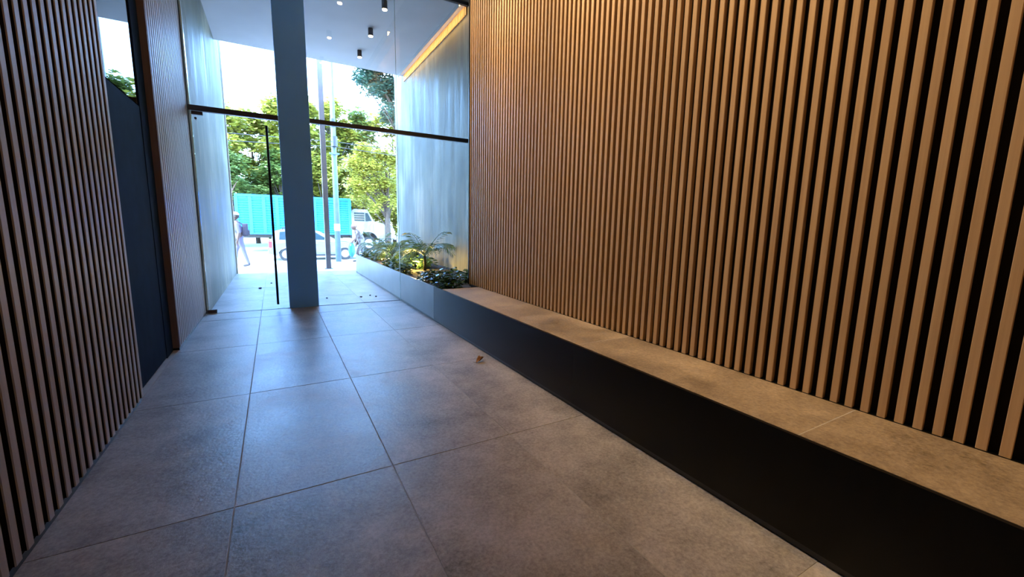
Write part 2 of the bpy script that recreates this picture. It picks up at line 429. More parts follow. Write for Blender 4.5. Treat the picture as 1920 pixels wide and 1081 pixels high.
planter = thing('planter', 'long metal planter box crossing the glass front to the porch', 'planter', (XB, 9.0, 0))
M_zinc = flat('planter_metal', (0.15, 0.162, 0.17), 0.34, metal=0.7, var=0.2, scale=1.5)
for a, b in ((5.662, 7.50), (7.516, 9.85), (9.85, 12.24)):
    cb(XB, XB+0.02, a+0.0008, b-0.0008, 0.036, ZB, 'front_panel', M_zinc, planter, 0.001)
cb(XB+0.012, XB+0.05, 5.662, 12.22, 0.0, 0.05, 'plinth', M_frame, planter)
cb(XB, XM-0.002, 12.24, 12.262, 0.0, ZB, 'end_panel', M_zinc, planter, 0.001)
child(MB().prism([(XB+0.021, 5.362), (XW-0.02, 5.362), (XW-0.02, 5.73), (XM-0.002, 5.73), (XM-0.002, 12.238), (XB+0.021, 12.238)], 'z', 0.05, ZB-0.055), 'soil', M_soil, planter)

# ------------------------------------------------------------------ ceiling spots
M_spotbody = flat('spot_body', (0.02, 0.02, 0.022), 0.4)
def spot(x, y, label, grp, power, r=0.05, h=0.14, blend=0.9, ang=64):
    t = thing('ceiling_spotlight', label, 'spotlight', (x, y, ZC), grp)
    MB().loft([[(r*math.cos(2*PI*k/20), r*math.sin(2*PI*k/20), z) for k in range(20)] for z in (0.0, -h)], cap=True).build('body', M_spotbody, t)
    MB().loft([[(r*0.8*math.cos(2*PI*k/20), r*0.8*math.sin(2*PI*k/20), z) for k in range(20)] for z in (-h-0.001, -h-0.012)], cap=True).build('lens', M_warm, t)
    ld = bpy.data.lights.new('spot_beam', 'SPOT'); ld.energy = power; ld.color = (1.0, 0.66, 0.34)
    ld.spot_size = math.radians(ang); ld.spot_blend = blend; ld.shadow_soft_size = 0.05
    lo = bpy.data.objects.new('beam', ld); C.objects.link(lo); lo.parent = t; lo.location = (0, 0, -h-0.02)
    return t
G = 'porch ceiling spotlights'
spot(1.95, 8.23, 'black cylinder spotlight on the porch ceiling nearest the glass', G, 30)
spot(1.95, 9.48, 'black cylinder spotlight in the middle of the porch ceiling row', G, 30)
spot(1.95, 10.76, 'black cylinder spotlight on the porch ceiling nearest the street', G, 30)
GI = 'added fill spotlights on the lobby ceiling'  # unseen row added as warm fill, beams aimed at the slat fronts
for yy, lb, pw in ((6.6, 'added black tilted fill light on the lobby ceiling nearest the glass front', 150), (5.0, 'added black tilted fill light on the lobby ceiling second from the glass front', 150),
               (3.4, 'added black tilted fill light on the lobby ceiling third from the glass front', 150), (1.8, 'added black tilted fill light on the lobby ceiling just ahead of the viewer', 130), (0.2, 'added black tilted fill light on the lobby ceiling above the viewer', 90)):
    t = spot(1.22, yy, lb, GI, pw*0.80, ang=70)
    for ch in t.children:
        if ch.type == 'LIGHT':
            ch.rotation_euler = Vector((-0.50, 0.42, 0.80)).to_track_quat('Z', 'Y').to_euler(); ch.data.color = (1.0, 0.70, 0.38)

# ------------------------------------------------------------------ outside ground
sw = MB().prism([(YE, -0.3), (YE, -0.006), (15.1, -0.01), (17.5, -0.15), (17.5, -0.5)], 'x', -14, 26).build('ground_sidewalk', M_sidewalk)
tag(sw, 'pale sunlit concrete pavement outside the porch', None, None, 'structure')
rd = MB().prism([(17.5, -0.6), (17.5, -0.28), (21.0, -0.45), (95, -0.45), (95, -0.6)], 'x', -60, 70).build('ground_road', M_road)
tag(rd, 'pale sunlit road surface', None, None, 'structure')

# ------------------------------------------------------------------ plants
M_palm = leafmat('palm_leaf', (0.03, 0.075, 0.03), (0.12, 0.23, 0.08), 0.2)
M_bushleaf = leafmat('bush_leaf', (0.015, 0.05, 0.02), (0.05, 0.13, 0.04), 0.1, 0.25)
M_stem = flat('stem', (0.10, 0.085, 0.045), 0.8)
M_tree1 = leafmat('leaf_yellow_green', (0.11, 0.14, 0.02), (0.46, 0.43, 0.07), 0.35)
M_tree2 = leafmat('leaf_mid_green', (0.045, 0.095, 0.022), (0.20, 0.26, 0.06), 0.3)
M_tree3 = leafmat('leaf_shade_green', (0.02, 0.06, 0.045), (0.07, 0.14, 0.09), 0.2)  # shade on the near tree put into darker, bluer leaf colours
M_bark = flat('bark', (0.06, 0.042, 0.03), 0.9, var=0.4, scale=12, bmp=0.5)
M_redbark = flat('red_bark', (0.15, 0.075, 0.045), 0.9, var=0.4, scale=10, bmp=0.5)

def frond(mb, base, az, length, lift, droop, rng, nl=16, w=0.16, minY=-1e9, maxX=1e9):
    """pinnate palm leaf: arching rachis with paired leaflets"""
    d = Vector((math.cos(az), math.sin(az), 0)); sd = Vector((-d.y, d.x, 0)); pts = []
    for i in range(9):
        t = i/8; pts.append(Vector(base) + d*(length*t*(1-0.15*t)) + Vector((0, 0, lift*t - droop*t*t)))
    pts = [Vector((min(p.x, maxX), max(p.y, minY), p.z)) for p in pts]
    mb.tube(pts, [0.007*(1-0.8*i/8) for i in range(9)], 5, 0, 0.45)
    for k in range(nl):
        t = 0.15 + 0.85*k/(nl-1); q = t*8; i = min(int(q), 7); p = pts[i].lerp(pts[i+1], q-i)
        ax = (pts[i+1]-pts[i]).normalized()
        ll = w*math.sin(PI*(0.18+0.72*t))*rng.uniform(0.85, 1.1)
        for sg in (-1, 1):
            dr = (sd*sg*0.8 + ax*0.75 + Vector((0, 0, -0.12*rng.uniform(0.3, 1.6)))).normalized()
            tip = p + dr*ll + Vector((0, 0, -0.25*ll)); tip.y = max(tip.y, minY); tip.x = min(tip.x, maxX)
            nrm = ax*0.011; md = p.lerp(tip, 0.55) + Vector((0, 0, 0.02))
            tn = rng.uniform(0.1, 1.0)
            mb.quad(p-nrm*0.5, md-nrm, tip, md+nrm, 0, tn)
def palm(x, y, label, h, n, size, seed, minY=-1e9, az0=0.0):
    rng = random.Random(seed)
    t = thing('potted_palm', label, 'palm', (x, y, ZB-0.056), 'small palms in the planter')
    tr = MB().tube([(0, 0, -0.02), (0.01, 0, h*0.5), (0, 0.01, h)], [0.035, 0.03, 0.022], 8); tr.build('stem', M_stem, t, smooth=True)
    for k in range(n):
        mb = MB(); az = az0 + 2*PI*k/n + rng.uniform(-0.3, 0.3)
        inner = k % 3 == 0
        frond(mb, (0, 0, h), az, size*rng.uniform(0.8, 1.1)*(0.75 if inner else 1), size*(1.25 if inner else 0.9)*rng.uniform(0.8, 1.2), size*rng.uniform(0.65, 1.1), rng, 16, size*0.36, minY-y if minY > -100 else -1e9, XM-0.03-x)
        mb.build('frond', M_palm, t)
    return t
palm(2.62, 8.18, 'tallest small palm in the planter just outside the glass', 0.30, 17, 0.78, 1, 7.56, 0.3)
palm(2.30, 9.55, 'small palm in the planter second from the glass', 0.22, 14, 0.66, 2)
palm(2.55, 10.60, 'small palm in the middle of the porch planter', 0.20, 13, 0.60, 3)
palm(2.45, 11.75, 'small palm at the street end of the planter', 0.22, 14, 0.60, 4)

def leafcloud(mb, c, r, n, size, rng, flat_=0.7, tone0=0.0):
    for _ in range(n):
        v = Vector((rng.gauss(0, 1), rng.gauss(0, 1), rng.gauss(0, 1))).normalized() * (rng.random()**0.45)
        p = Vector(c) + Vector((v.x*r[0], v.y*r[1], v.z*r[2]))
        a = rng.uniform(0, 2*PI); d = Vector((math.cos(a), math.sin(a), rng.uniform(-0.6, 0.4))).normalized()
        s = d.cross(Vector((rng.uniform(-.6, .6), rng.uniform(-.6, .6), 1))).normalized()
        ln = size*rng.uniform(0.6, 1.3); w = ln*0.33
        tn = min(1, max(0, rng.gauss(0.5 + tone0, 0.22)))
        mb.quad(p, p+d*ln*0.5+s*w, p+d*ln, p+d*ln*0.5-s*w, 0, tn)
def bush(name, x, y, label, r, n, size, seed, mat, grp):
    rng = random.Random(seed)
    t = thing(name, label, 'plant', (x, y, ZB-0.056), grp)
    sm = MB()
    for k in range(7):
        a = 2*PI*k/7; sm.tube([(0.02*math.cos(a), 0.02*math.sin(a), -0.01), (r[0]*0.4*math.cos(a), r[1]*0.4*math.sin(a), r[2]*0.6), (r[0]*0.7*math.cos(a), r[1]*0.7*math.sin(a), r[2]*0.9)], [0.008, 0.006, 0.003], 5)
    sm.build('stems', M_stem, t)
    mb = MB(); leafcloud(mb, (0, 0, r[2]*0.62), r, n, size, rng); mb.v = [(a, b, max(c, 0.004)) for a, b, c in mb.v]
    o = mb.build('foliage', mat, t); o['kind'] = 'stuff'
    return t
GB = 'low leafy plants in the planter'
bush('leafy_bush', 2.22, 5.78, 'glossy round-leaved bush filling the planter end beside the bench seat', (0.24, 0.34, 0.20), 520, 0.075, 11, M_bushleaf, GB)
bush('leafy_bush', 2.20, 6.55, 'low dark green plant inside the glass beside the round-leaved bush', (0.22, 0.34, 0.13), 260, 0.08, 12, M_bushleaf, GB)
bush('leafy_bush', 2.20, 8.55, 'low green plant in front of the tallest palm', (0.16, 0.30, 0.16), 220, 0.10, 13, M_palm, GB)
bush('leafy_bush', 2.75, 9.35, 'leafy green plant against the porch wall behind the second palm', (0.30, 0.36, 0.30), 420, 0.12, 14, M_palm, GB)
bush('leafy_bush', 2.25, 10.95, 'low green plant at the planter front in the middle of the porch', (0.20, 0.35, 0.15), 260, 0.10, 15, M_palm, GB)
bush('leafy_bush', 2.15, 7.95, 'low plant right behind the glass at the planter front', (0.15, 0.26, 0.14), 240, 0.09, 17, M_palm, GB)
bush('leafy_bush', 2.72, 8.62, 'low plant against the porch wall behind the tallest palm', (0.26, 0.24, 0.20), 320, 0.10, 18, M_palm, GB)
bush('leafy_bush', 2.18, 9.15, 'low plant at the planter front between the first two garden lights', (0.16, 0.26, 0.15), 240, 0.09, 19, M_palm, GB)
bush('leafy_bush', 2.80, 11.2, 'leafy plant against the porch wall near the street end', (0.26, 0.40, 0.26), 380, 0.12, 20, M_palm, GB)
bush('leafy_bush', 2.80, 6.35, 'low dark plant at the back of the planter beside the slat wall end', (0.28, 0.34, 0.12), 260, 0.08, 21, M_bushleaf, GB)
bush('leafy_bush', 2.22, 12.0, 'low green plant at the street end corner of the planter', (0.22, 0.16, 0.14), 200, 0.10, 16, M_palm, GB)

def garden_light(x, y, label, power):
    t = thing('garden_spotlight', label, 'garden light', (x, y, ZB-0.056), 'warm garden lights in the planter')
    MB().tube([(0, 0, -0.03), (0, 0, 0.05)], 0.008, 8).build('spike', M_black, t)
    MB().tube([(0, 0, 0.045), (0.008, 0.02, 0.10)], [0.022, 0.03], 14).build('body', M_black, t, smooth=False)
    MB().tube([(0.008, 0.0203, 0.1005), (0.009, 0.022, 0.106)], [0.026, 0.026], 14).build('lens', M_warm, t)
    ld = bpy.data.lights.new('garden_glow', 'POINT'); ld.energy = power; ld.color = (1.0, 0.62, 0.15); ld.shadow_soft_size = 0.03
    lo = bpy.data.objects.new('glow', ld); C.objects.link(lo); lo.parent = t; lo.location = (0.012, 0.03, 0.14)
garden_light(2.50, 8.42, 'small warm garden spotlight at the foot of the tallest palm', 16)
garden_light(2.30, 9.98, 'small warm garden spotlight by the second palm', 9)
garden_light(2.44, 11.15, 'small warm garden spotlight towards the street end of the planter', 10)

# ------------------------------------------------------------------ floor debris
M_dry = flat('dry_leaf', (0.30, 0.15, 0.07), 0.7, var=0.4, scale=60)
lf = thing('dry_leaf', 'curled brown dry leaf lying on the tiles near the bench', 'leaf', (1.768, 3.73, 0.0), rz=0.5); lf.scale = (1.45, 1.45, 1.45)
mb = MB(); N = 10
rows_ = []
for i in range(N+1):
    t = i/N; w = 0.028*math.sin(PI*min(1, t*0.93+0.05))**0.8; r = []
    for j in range(5):
        s_ = (j-2)/2; zz = 0.004 + 0.026*abs(s_)**1.6*math.sin(PI*t) + 0.018*t*t + 0.005*math.sin(9*t+3*s_)
        r.append(Vector((0.085*t-0.04, s_*w*(0.75-0.2*math.sin(PI*t)), zz)))
    rows_.append(r)
for i in range(N):
    for j in range(4): mb.quad(rows_[i][j], rows_[i+1][j], rows_[i+1][j+1], rows_[i][j+1])
o = mb.build('blade', M_dry, lf, smooth=True); sd_ = o.modifiers.new('thick', 'SOLIDIFY'); sd_.thickness = 0.0012
MB().tube([(-0.04, 0, 0.004), (-0.055, 0.004, 0.008), (-0.07, 0.002, 0.015)], [0.0016, 0.0014, 0.001], 6).build('stalk', M_stem, lf)
M_pod = flat('seed_pod', (0.03, 0.03, 0.03), 0.8)
def pod(x, y, label, s):
    t = thing('seed_pod', label, 'seed', (x, y, 0), 'dark seed pods on the porch floor', rz=x*7)
    rg = [[(s*a*math.cos(2*PI*k/9)*1.3, s*a*math.sin(2*PI*k/9), s*z) for k in range(9)] for a, z in ((0.35, 0.0), (0.9, 0.25), (1.0, 0.6), (0.75, 0.95), (0.25, 1.15))]
    MB().loft(rg).build('husk', M_pod, t, smooth=True)
    MB().tube([(s*1.2, 0, s*0.5), (s*1.9, 0, s*0.7)], [s*0.15, s*0.08], 5).build('stalk', M_pod, t)
pod(-0.331, 9.914, 'largest dark seed pod lying outside the glass door', 0.028)
pod(-0.134, 10.683, 'dark seed pod farthest out, beyond the glass door', 0.018)
pod(0.765, 8.212, 'dark seed pod just right of the column outside', 0.016)
pod(1.346, 8.088, 'leftmost of three dark seed pods near the porch planter', 0.020)
pod(1.533, 8.202, 'middle of three dark seed pods near the porch planter', 0.018)
pod(1.61, 8.039, 'rightmost of three dark seed pods near the porch planter', 0.018)

# ------------------------------------------------------------------ poles and cables
M_post = flat('post_brown', (0.13, 0.115, 0.115), 0.5)
M_pole = flat('pole_blue_grey', (0.085, 0.13, 0.18), 0.5)
M_white = flat('white_paint', (0.75, 0.75, 0.74), 0.5, var=0.04)
pt = thing('steel_post', 'square brown steel post on the pavement in front of the porch', 'post', (1.363, 13.63, -0.006))
MB().box(-0.068, 0.068, -0.068, 0.068, 0.0, 8.0).build('shaft', M_post, pt, bevel=0.004)
MB().box(-0.11, 0.11, -0.11, 0.11, 0.0, 0.012).build('base_plate', M_post, pt)
up = thing('utility_pole', 'round blue-grey utility pole at the kerb', 'pole', (2.095, 17.28, -0.14))
MB().tube([(0, 0, 0), (0, 0, 4.0), (0.02, 0, 9.5)], [0.105, 0.09, 0.065], 16).build('shaft', M_pole, up, smooth=True)
MB().tube([(0, 0, 1.20), (0, 0, 1.46)], [0.107, 0.106], 16).build('white_band', M_white, up)
MB().box(-0.17, 0.17, -0.14, -0.04, 4.02, 4.08).build('bracket', M_pole, up)
MB().tube([(0.02, -0.13, 4.30), (0.02, -0.13, 4.66)], [0.10, 0.10], 12).build('cable_box', M_frame, up)
MB().tube([(0.0, 0, 5.0), (0, 0, 5.3)], [0.093, 0.092], 14).build('band', M_frame, up)
M_cable = flat('cable', (0.03, 0.03, 0.03), 0.6)
def cable(z, sag, label, y=17.2):
    pts = [(2.1 + (i-12)*1.9, y, z - sag*(1-((i-12)/12)**2) if False else z - sag*math.sin(PI*abs(i-12)/12)) for i in range(25)]
    o = MB().tube(pts, 0.011, 5).build('overhead_cable', M_cable); tag(o, label, 'cable', 'overhead cables along the street')
cable(4.15, 0.35, 'lowest overhead cable strung along the street', 17.13)
cable(4.33, 0.20, 'middle overhead cable strung along the street', 17.15)
cable(4.95, 0.30, 'highest overhead cable strung along the street', 17.17)

# ------------------------------------------------------------------ trees
def tree(x, y, h, rad, nclump, nleaf, lsize, seed, mat, label, zlow=0.35, bark=None, lean=(0, 0), crown=None, tone0=0.0, tr=0.16, slope=0.0):
    rng = random.Random(seed); bark = bark or M_bark
    t = thing('tree', label, 'tree', (x, y, -0.45), 'trees across the road')
    tk = MB(); top = Vector((lean[0], lean[1], h*0.78))
    base = [Vector((0, 0, 0)), Vector((lean[0]*0.15+rng.uniform(-.1, .1), lean[1]*0.15, h*0.25)), Vector((lean[0]*0.5, lean[1]*0.5, h*0.52)), top]
    tk.tube(base, [tr*1.15, tr, tr*0.7, tr*0.25], 10)
    lv = MB(); cs = []
    for k in range(nclump):
        if crown:
            xx = rng.uniform(crown[0], crown[1]); zl = crown[4] + slope*max(0.0, -0.7-xx)
            c = Vector((xx, rng.uniform(crown[2], crown[3]), rng.uniform(min(zl, crown[5]), crown[5])))
        else:
            zz = rng.uniform(zlow, 1.0); a = rng.uniform(0, 2*PI)
            prof = math.sin(PI*min(1, max(0.06, (zz-zlow)/(1.0-zlow)*0.86+0.12)))**0.6
            rr = rad*prof*math.sqrt(rng.random())
            c = Vector((lean[0]*zz+rr*math.cos(a), lean[1]*zz+rr*math.sin(a), h*zz*0.94))
        cs.append(c)
        r = rad*rng.uniform(0.20, 0.36)
        leafcloud(lv, c, (r, r, r*0.75), nleaf//nclump, lsize, rng, tone0=tone0 + rng.uniform(-0.18, 0.18))
    for c in cs[::2]:
        f = min(0.95, max(0.2, (c.z/h)*0.7)); i = min(2, int(f*3)); p = base[i].lerp(base[i+1], f*3-i)
        tk.tube([p, p.lerp(c, 0.5)+Vector((0, 0, 0.15)), c], [tr*0.32, tr*0.2, tr*0.06], 6)
    tk.build('trunk', bark, t, smooth=True)
    o = lv.build('crown', mat, t); o['kind'] = 'stuff'
    return t
TL = [(-8.5, 38, 10.5, 3.3, M_tree1, 'yellow-green tree at the far left beyond the truck'),
      (-4.2, 37, 9.9, 3.0, M_tree1, 'yellow-green tree at the left edge of the porch opening'),
      (-1.2, 39.5, 9.0, 2.9, M_tree1, 'tree with a low rounded crown left of the column'),
      (1.6, 37, 10.4, 2.8, M_tree1, 'yellow-green tree behind the truck box, hidden half by the column'),
      (4.2, 38.5, 10.6, 2.6, M_tree1, 'bright yellow tree between the column and the steel post'),
      (6.6, 41, 10.6, 3.2, M_tree2, 'mid-green tree behind the utility pole'),
      (9.4, 38, 10.3, 3.2, M_tree1, 'broad yellow-green tree at the right of the porch opening'),
      (13.2, 40, 11.5, 3.6, M_tree2, 'tall green tree beyond the right porch wall'),
      (17.5, 38, 11.0, 3.6, M_tree1, 'yellow-green tree farthest right across the road')]
for i, (x, y, h, r, mt, lb) in enumerate(TL):
    tree(x, y, h+1.5, r, 56, 11000, 0.37, 100+i, mt, lb, 0.22)
UL = [(-6.0, 34.0, 5.0, 2.2, M_tree2, 'low dark green tree at the far left behind the truck'),
      (-2.3, 34.5, 6.0, 2.2, M_tree2, 'low dark green tree behind the rear of the truck'),
      (0.6, 35.0, 6.6, 2.0, M_tree2, 'low green tree right beside the door pull bar'),
      (3.3, 34.5, 6.2, 2.0, M_tree1, 'low yellow-green tree behind the middle of the truck'),
      (6.3, 35.0, 6.8, 2.2, M_tree1, 'low yellow-green tree behind the truck cab'),
      (9.6, 34.0, 6.0, 2.3, M_tree1, 'low yellow-green tree right of the truck cab'),
      (13.0, 34.5, 6.2, 2.4, M_tree2, 'low green tree beyond the right porch wall')]
for i, (x, y, h, r, mt, lb) in enumerate(UL):
    tree(x, y, h+0.4, r, 36, 7000, 0.27, 200+i, mt, lb, 0.12, tr=0.13)
tree(5.95, 25.6, 6.2, 2.0, 38, 9000, 0.19, 301, M_tree1, 'leafy street tree hanging in front of the white truck cab', bark=M_bark, crown=(-2.0, 0.4, -0.8, 0.6, 2.7, 6.0), tr=0.17, tone0=0.2)
tree(7.3, 23.5, 12.0, 2.0, 70, 15000, 0.20, 302, M_tree3, 'tall shade-darkened blue-green tree whose crown hangs in at the top right', crown=(-3.0, 0.8, -0.8, 1.2, 6.7, 10.9), slope=1.1, tr=0.2, lean=(-0.6, 0))
tree(-2.62, 31.5, 7.0, 1.2, 18, 1500, 0.18, 303, M_tree2, 'slim tree with a reddish trunk behind the rear of the truck', bark=M_redbark, zlow=0.62, tr=0.24)

# ------------------------------------------------------------------ vehicles
M_carwhite = flat('car_white', (0.13, 0.134, 0.138), 0.3, var=0.03, coat=0.5)
M_cyan = flat('cyan_paint', (0.003, 0.165, 0.52), 0.45, var=0.08, scale=1.5)
M_carglass = flat('car_glass', (0.015, 0.03, 0.035), 0.15, spec=0.15)
M_tyre = flat('tyre', (0.02, 0.02, 0.02), 0.85)
M_rim = flat('rim', (0.45, 0.46, 0.47), 0.35, metal=0.7)
M_red = flat('tail_light', (0.55, 0.03, 0.03), 0.25)
M_chassis = flat('chassis', (0.05, 0.05, 0.05), 0.7)
M_plate = flat('grey_trim', (0.25, 0.25, 0.25), 0.5)
def wheel(parent, x, y, z, r, w):
    o = MB().loft([[(r*a*math.cos(2*PI*k/24), yy, r*a*math.sin(2*PI*k/24)) for k in range(24)] for a, yy in ((0.90, 0.0), (1.0, 0.03), (1.0, w-0.03), (0.90, w))]).build('wheel', M_tyre, parent)
    o.location = (x, y, z)
    q = MB().loft([[(r*a*math.cos(2*PI*k/20), yy, r*a*math.sin(2*PI*k/20)) for k in range(20)] for a, yy in ((0.62, 0.01), (0.60, -0.006), (0.2, -0.012))]).build('rim', M_rim, o)
    for k in range(5):
        a = 2*PI*k/5; MB().box(0.10*r, 0.56*r, -0.02, -0.004, -0.05*r, 0.05*r).build('spoke', M_rim, o).rotation_euler.y = a
    return o
car = thing('car', 'white parked hatchback with dark roof rails at the kerb', 'car', (-0.27, 22.0, -0.45))
def section(prof, y, ins): return [(x, y, z) for x, z in prof]
low = [(0.10, 0.30), (0.02, 0.42), (0.0, 0.75), (0.06, 0.92), (1.2, 0.95), (2.75, 0.93), (3.55, 0.84), (3.92, 0.70), (4.02, 0.48), (3.98, 0.28), (3.66, 0.22)]
arch = []
def arc(cx, r, n=7): return [(cx + r*math.cos(PI*k/n), 0.24 + r*math.sin(PI*k/n)) for k in range(n+1)]
prof = low[:-1] + [(3.68, 0.22)] + arc(3.26, 0.36) + [(2.85, 0.20), (1.05, 0.20)] + arc(0.68, 0.36) + [(0.28, 0.24)]
mb = MB().loft([[(x*0.985+0.03, 0.0 if 0.3 < z < 0.9 else 0.05, z) for x, z in prof], [(x, 0.10, z) for x, z in prof], [(x, 1.60, z) for x, z in prof], [(x*0.985+0.03, 1.70 if 0.3 < z < 0.9 else 1.65, z) for x, z in prof]])
body = mb.build('body', M_carwhite, car)
gh = [(0.08, 0.90), (0.22, 1.36), (0.55, 1.45), (1.75, 1.46), (2.15, 1.38), (3.0, 0.92)]
MB().loft([[(x, 0.06 + 0.16*max(0, (z-0.9)/0.56), z) for x, z in gh], [(x, 1.64 - 0.16*max(0, (z-0.9)/0.56), z) for x, z in gh]]).build('cabin', M_carwhite, car)
def sidewin(pts, nm):
    f = lambda x, z, d: (x, 0.06 + 0.16*max(0, (z-0.9)/0.56) + d, z)
    MB().loft([[f(x, z, -0.006) for x, z in pts], [f(x, z, 0.004) for x, z in pts]]).build(nm, M_carglass, car)
sidewin([(0.42, 0.98), (0.46, 1.34), (0.78, 1.36), (0.78, 0.98)], 'side_window')
sidewin([(0.86, 0.98), (0.86, 1.36), (1.48, 1.37), (1.50, 0.98)], 'side_window')
sidewin([(1.57, 0.98), (1.55, 1.37), (1.92, 1.36), (2.52, 0.98)], 'side_window')
MB().loft([[(0.135, 0.32, 1.02), (0.225, 0.36, 1.33), (0.225, 1.34, 1.33), (0.135, 1.38, 1.02)], [(0.10, 0.32, 1.02), (0.205, 0.36, 1.33), (0.205, 1.34, 1.33), (0.10, 1.38, 1.02)]]).build('rear_window', M_carglass, car)
MB().loft([[(2.22, 0.32, 1.36), (2.92, 0.2, 0.97), (2.92, 1.5, 0.97), (2.22, 1.4, 1.36)], [(2.20, 0.32, 1.34), (2.90, 0.2, 0.95), (2.90, 1.5, 0.95), (2.20, 1.4, 1.34)]]).build('windscreen', M_carglass, car)
for yy in (0.28, 1.42):
    MB().tube([(0.55, yy, 1.43), (0.62, yy, 1.52), (1.75, yy, 1.53), (1.9, yy, 1.44)], 0.022, 8).build('roof_rail', M_tyre, car)
for yy in (0.0, 1.52):
    MB().box(-0.012, 0.12, yy-0.008, yy+0.19, 0.62, 0.90).build('tail_light', M_red, car, bevel=0.01)
    MB().box(3.72, 3.99, yy+0.02, yy+0.17, 0.58, 0.72).build('head_light', M_rim, car, bevel=0.01)
for yy in (-0.012,):
    for x in (0.98, 1.86): MB().box(x, x+0.16, yy, 0.012, 0.80, 0.83).build('door_handle', M_plate, car)
MB().box(-0.05, 0.10, 0.05, 1.65, 0.32, 0.52).build('bumper', M_carwhite, car, bevel=0.02)
MB().box(2.34, 2.46, -0.13, 0.04, 0.94, 1.06).build('mirror', M_carwhite, car, bevel=0.02)
MB().box(1.1, 2.86, 0.0, 0.02, 0.20, 0.28).build('sill', M_tyre, car)
for x in (0.68, 3.26):
    wheel(car, x, 0.02, 0.30, 0.30, 0.2)
    wheel(car, x, 1.48, 0.30, 0.30, 0.2)

truck = thing('truck', 'truck with a bright cyan ribbed cargo box and a white bonneted cab', 'truck', (-1.82, 28.5, -0.45))
H0, H1, LB = 1.04, 3.28, 6.05
bx = MB().box(0, LB, 0.0, 2.3, H0, H1).build('cargo_box', M_cyan, truck)
MB().box(-0.06, LB+0.06, -0.09, 2.39, H1-0.10, H1+0.04).build('top_rim', M_cyan, bx, bevel=0.01)
MB().box(-0.04, LB+0.04, -0.07, 2.37, H0, H0+0.10).build('bottom_rail', M_cyan, bx, bevel=0.01)
NP = 9
for k in range(NP+1):
    x = k*LB/NP
    MB().box(x-0.085, x+0.085, -0.085, 0.0, H0, H1-0.1).build('stake', M_cyan, bx, bevel=0.008)
for k in range(14):
    z = H0+0.16+k*0.138
    MB().prism([(-0.045, z), (-0.002, z-0.03), (-0.002, z+0.075), (-0.045, z+0.05)], 'x', 0.02, LB-0.02).build('corrugation', M_cyan, bx)
MB().box(0.2, LB+3.0, 0.75, 0.95, 0.82, 1.03).build('chassis_rail', M_chassis, truck)
MB().box(0.2, LB+3.0, 1.35, 1.55, 0.82, 1.03).build('chassis_rail', M_chassis, truck)
for x in (2.6, 3.75, 7.2):
    wheel(truck, x, 0.05, 0.48, 0.48, 0.30)
    wheel(truck, x, 1.95, 0.48, 0.48, 0.30)
cp = [(6.15, 0.80), (6.15, 2.55), (6.35, 2.70), (7.15, 2.68), (7.55, 1.95), (8.55, 1.72), (8.85, 1.45), (8.90, 0.80), (7.85, 0.75)] + [(7.2+0.60*math.cos(PI*k/7), 0.70+0.55*math.sin(PI*k/7)) for k in range(8)] + [(6.55, 0.75)]
cabo = MB().loft([[(x, 0.08 if z > 1.9 else 0.0, z) for x, z in cp], [(x, 2.12 if z > 1.9 else 2.2, z) for x, z in cp]]).build('cab', M_carwhite, truck)
MB().box(6.32, 6.95, 0.05, 0.10, 1.92, 2.48).build('side_window', M_carglass, cabo)
MB().prism([(7.02, 1.92), (7.02, 2.46), (7.16, 2.46), (7.42, 1.95)], 'y', 0.05, 0.10).build('side_window', M_carglass, cabo)
for z in (2.06, 2.2, 2.34): MB().box(6.32, 6.95, 0.03, 0.06, z-0.012, z+0.012).build('window_slat', M_plate, cabo)
MB().tube([(7.15+0.64*math.cos(PI*k/10), -0.03, 0.70+0.58*math.sin(PI*k/10)) for k in range(11)], 0.05, 6).build('wheel_arch', M_plate, cabo)
MB().box(8.86, 9.0, 0.1, 2.1, 0.72, 1.02).build('bumper', M_plate, cabo, bevel=0.02)
MB().box(8.70, 8.92, 0.02, 0.36, 1.10, 1.32).build('head_light', M_rim, cabo, bevel=0.02)

# ------------------------------------------------------------------ people
M_skin = flat('skin', (0.085, 0.042, 0.03), 0.55)
M_hair = flat('dark_hair', (0.03, 0.022, 0.018), 0.7)
M_greyhair = flat('brown_hair', (0.16, 0.09, 0.06), 0.7)
M_shirt = flat('lilac_shirt', (0.10, 0.085, 0.15), 0.8)
M_trs = flat('pale_trousers', (0.105, 0.09, 0.155), 0.8)
M_shoe = flat('dark_shoe', (0.05, 0.04, 0.04), 0.6)
M_pack = flat('backpack_cloth', (0.03, 0.024, 0.04), 0.8)
M_cap = flat('white_cap', (0.65, 0.66, 0.68), 0.7)
M_bag = flat('cyan_bag', (0.006, 0.12, 0.26), 0.4, var=0.3, scale=10)
def patterned(name, a, b2):
    mt, t, b = nt(name); v = coords(t); f = noise(t, v, 9, 3)
    L(t, ramp(t, f, [(0.44, a), (0.56, b2)]), b.inputs['Base Color']); b.inputs['Roughness'].default_value = 0.85; return mt
M_print = patterned('printed_dress', (0.045, 0.03, 0.028), (0.14, 0.13, 0.13))

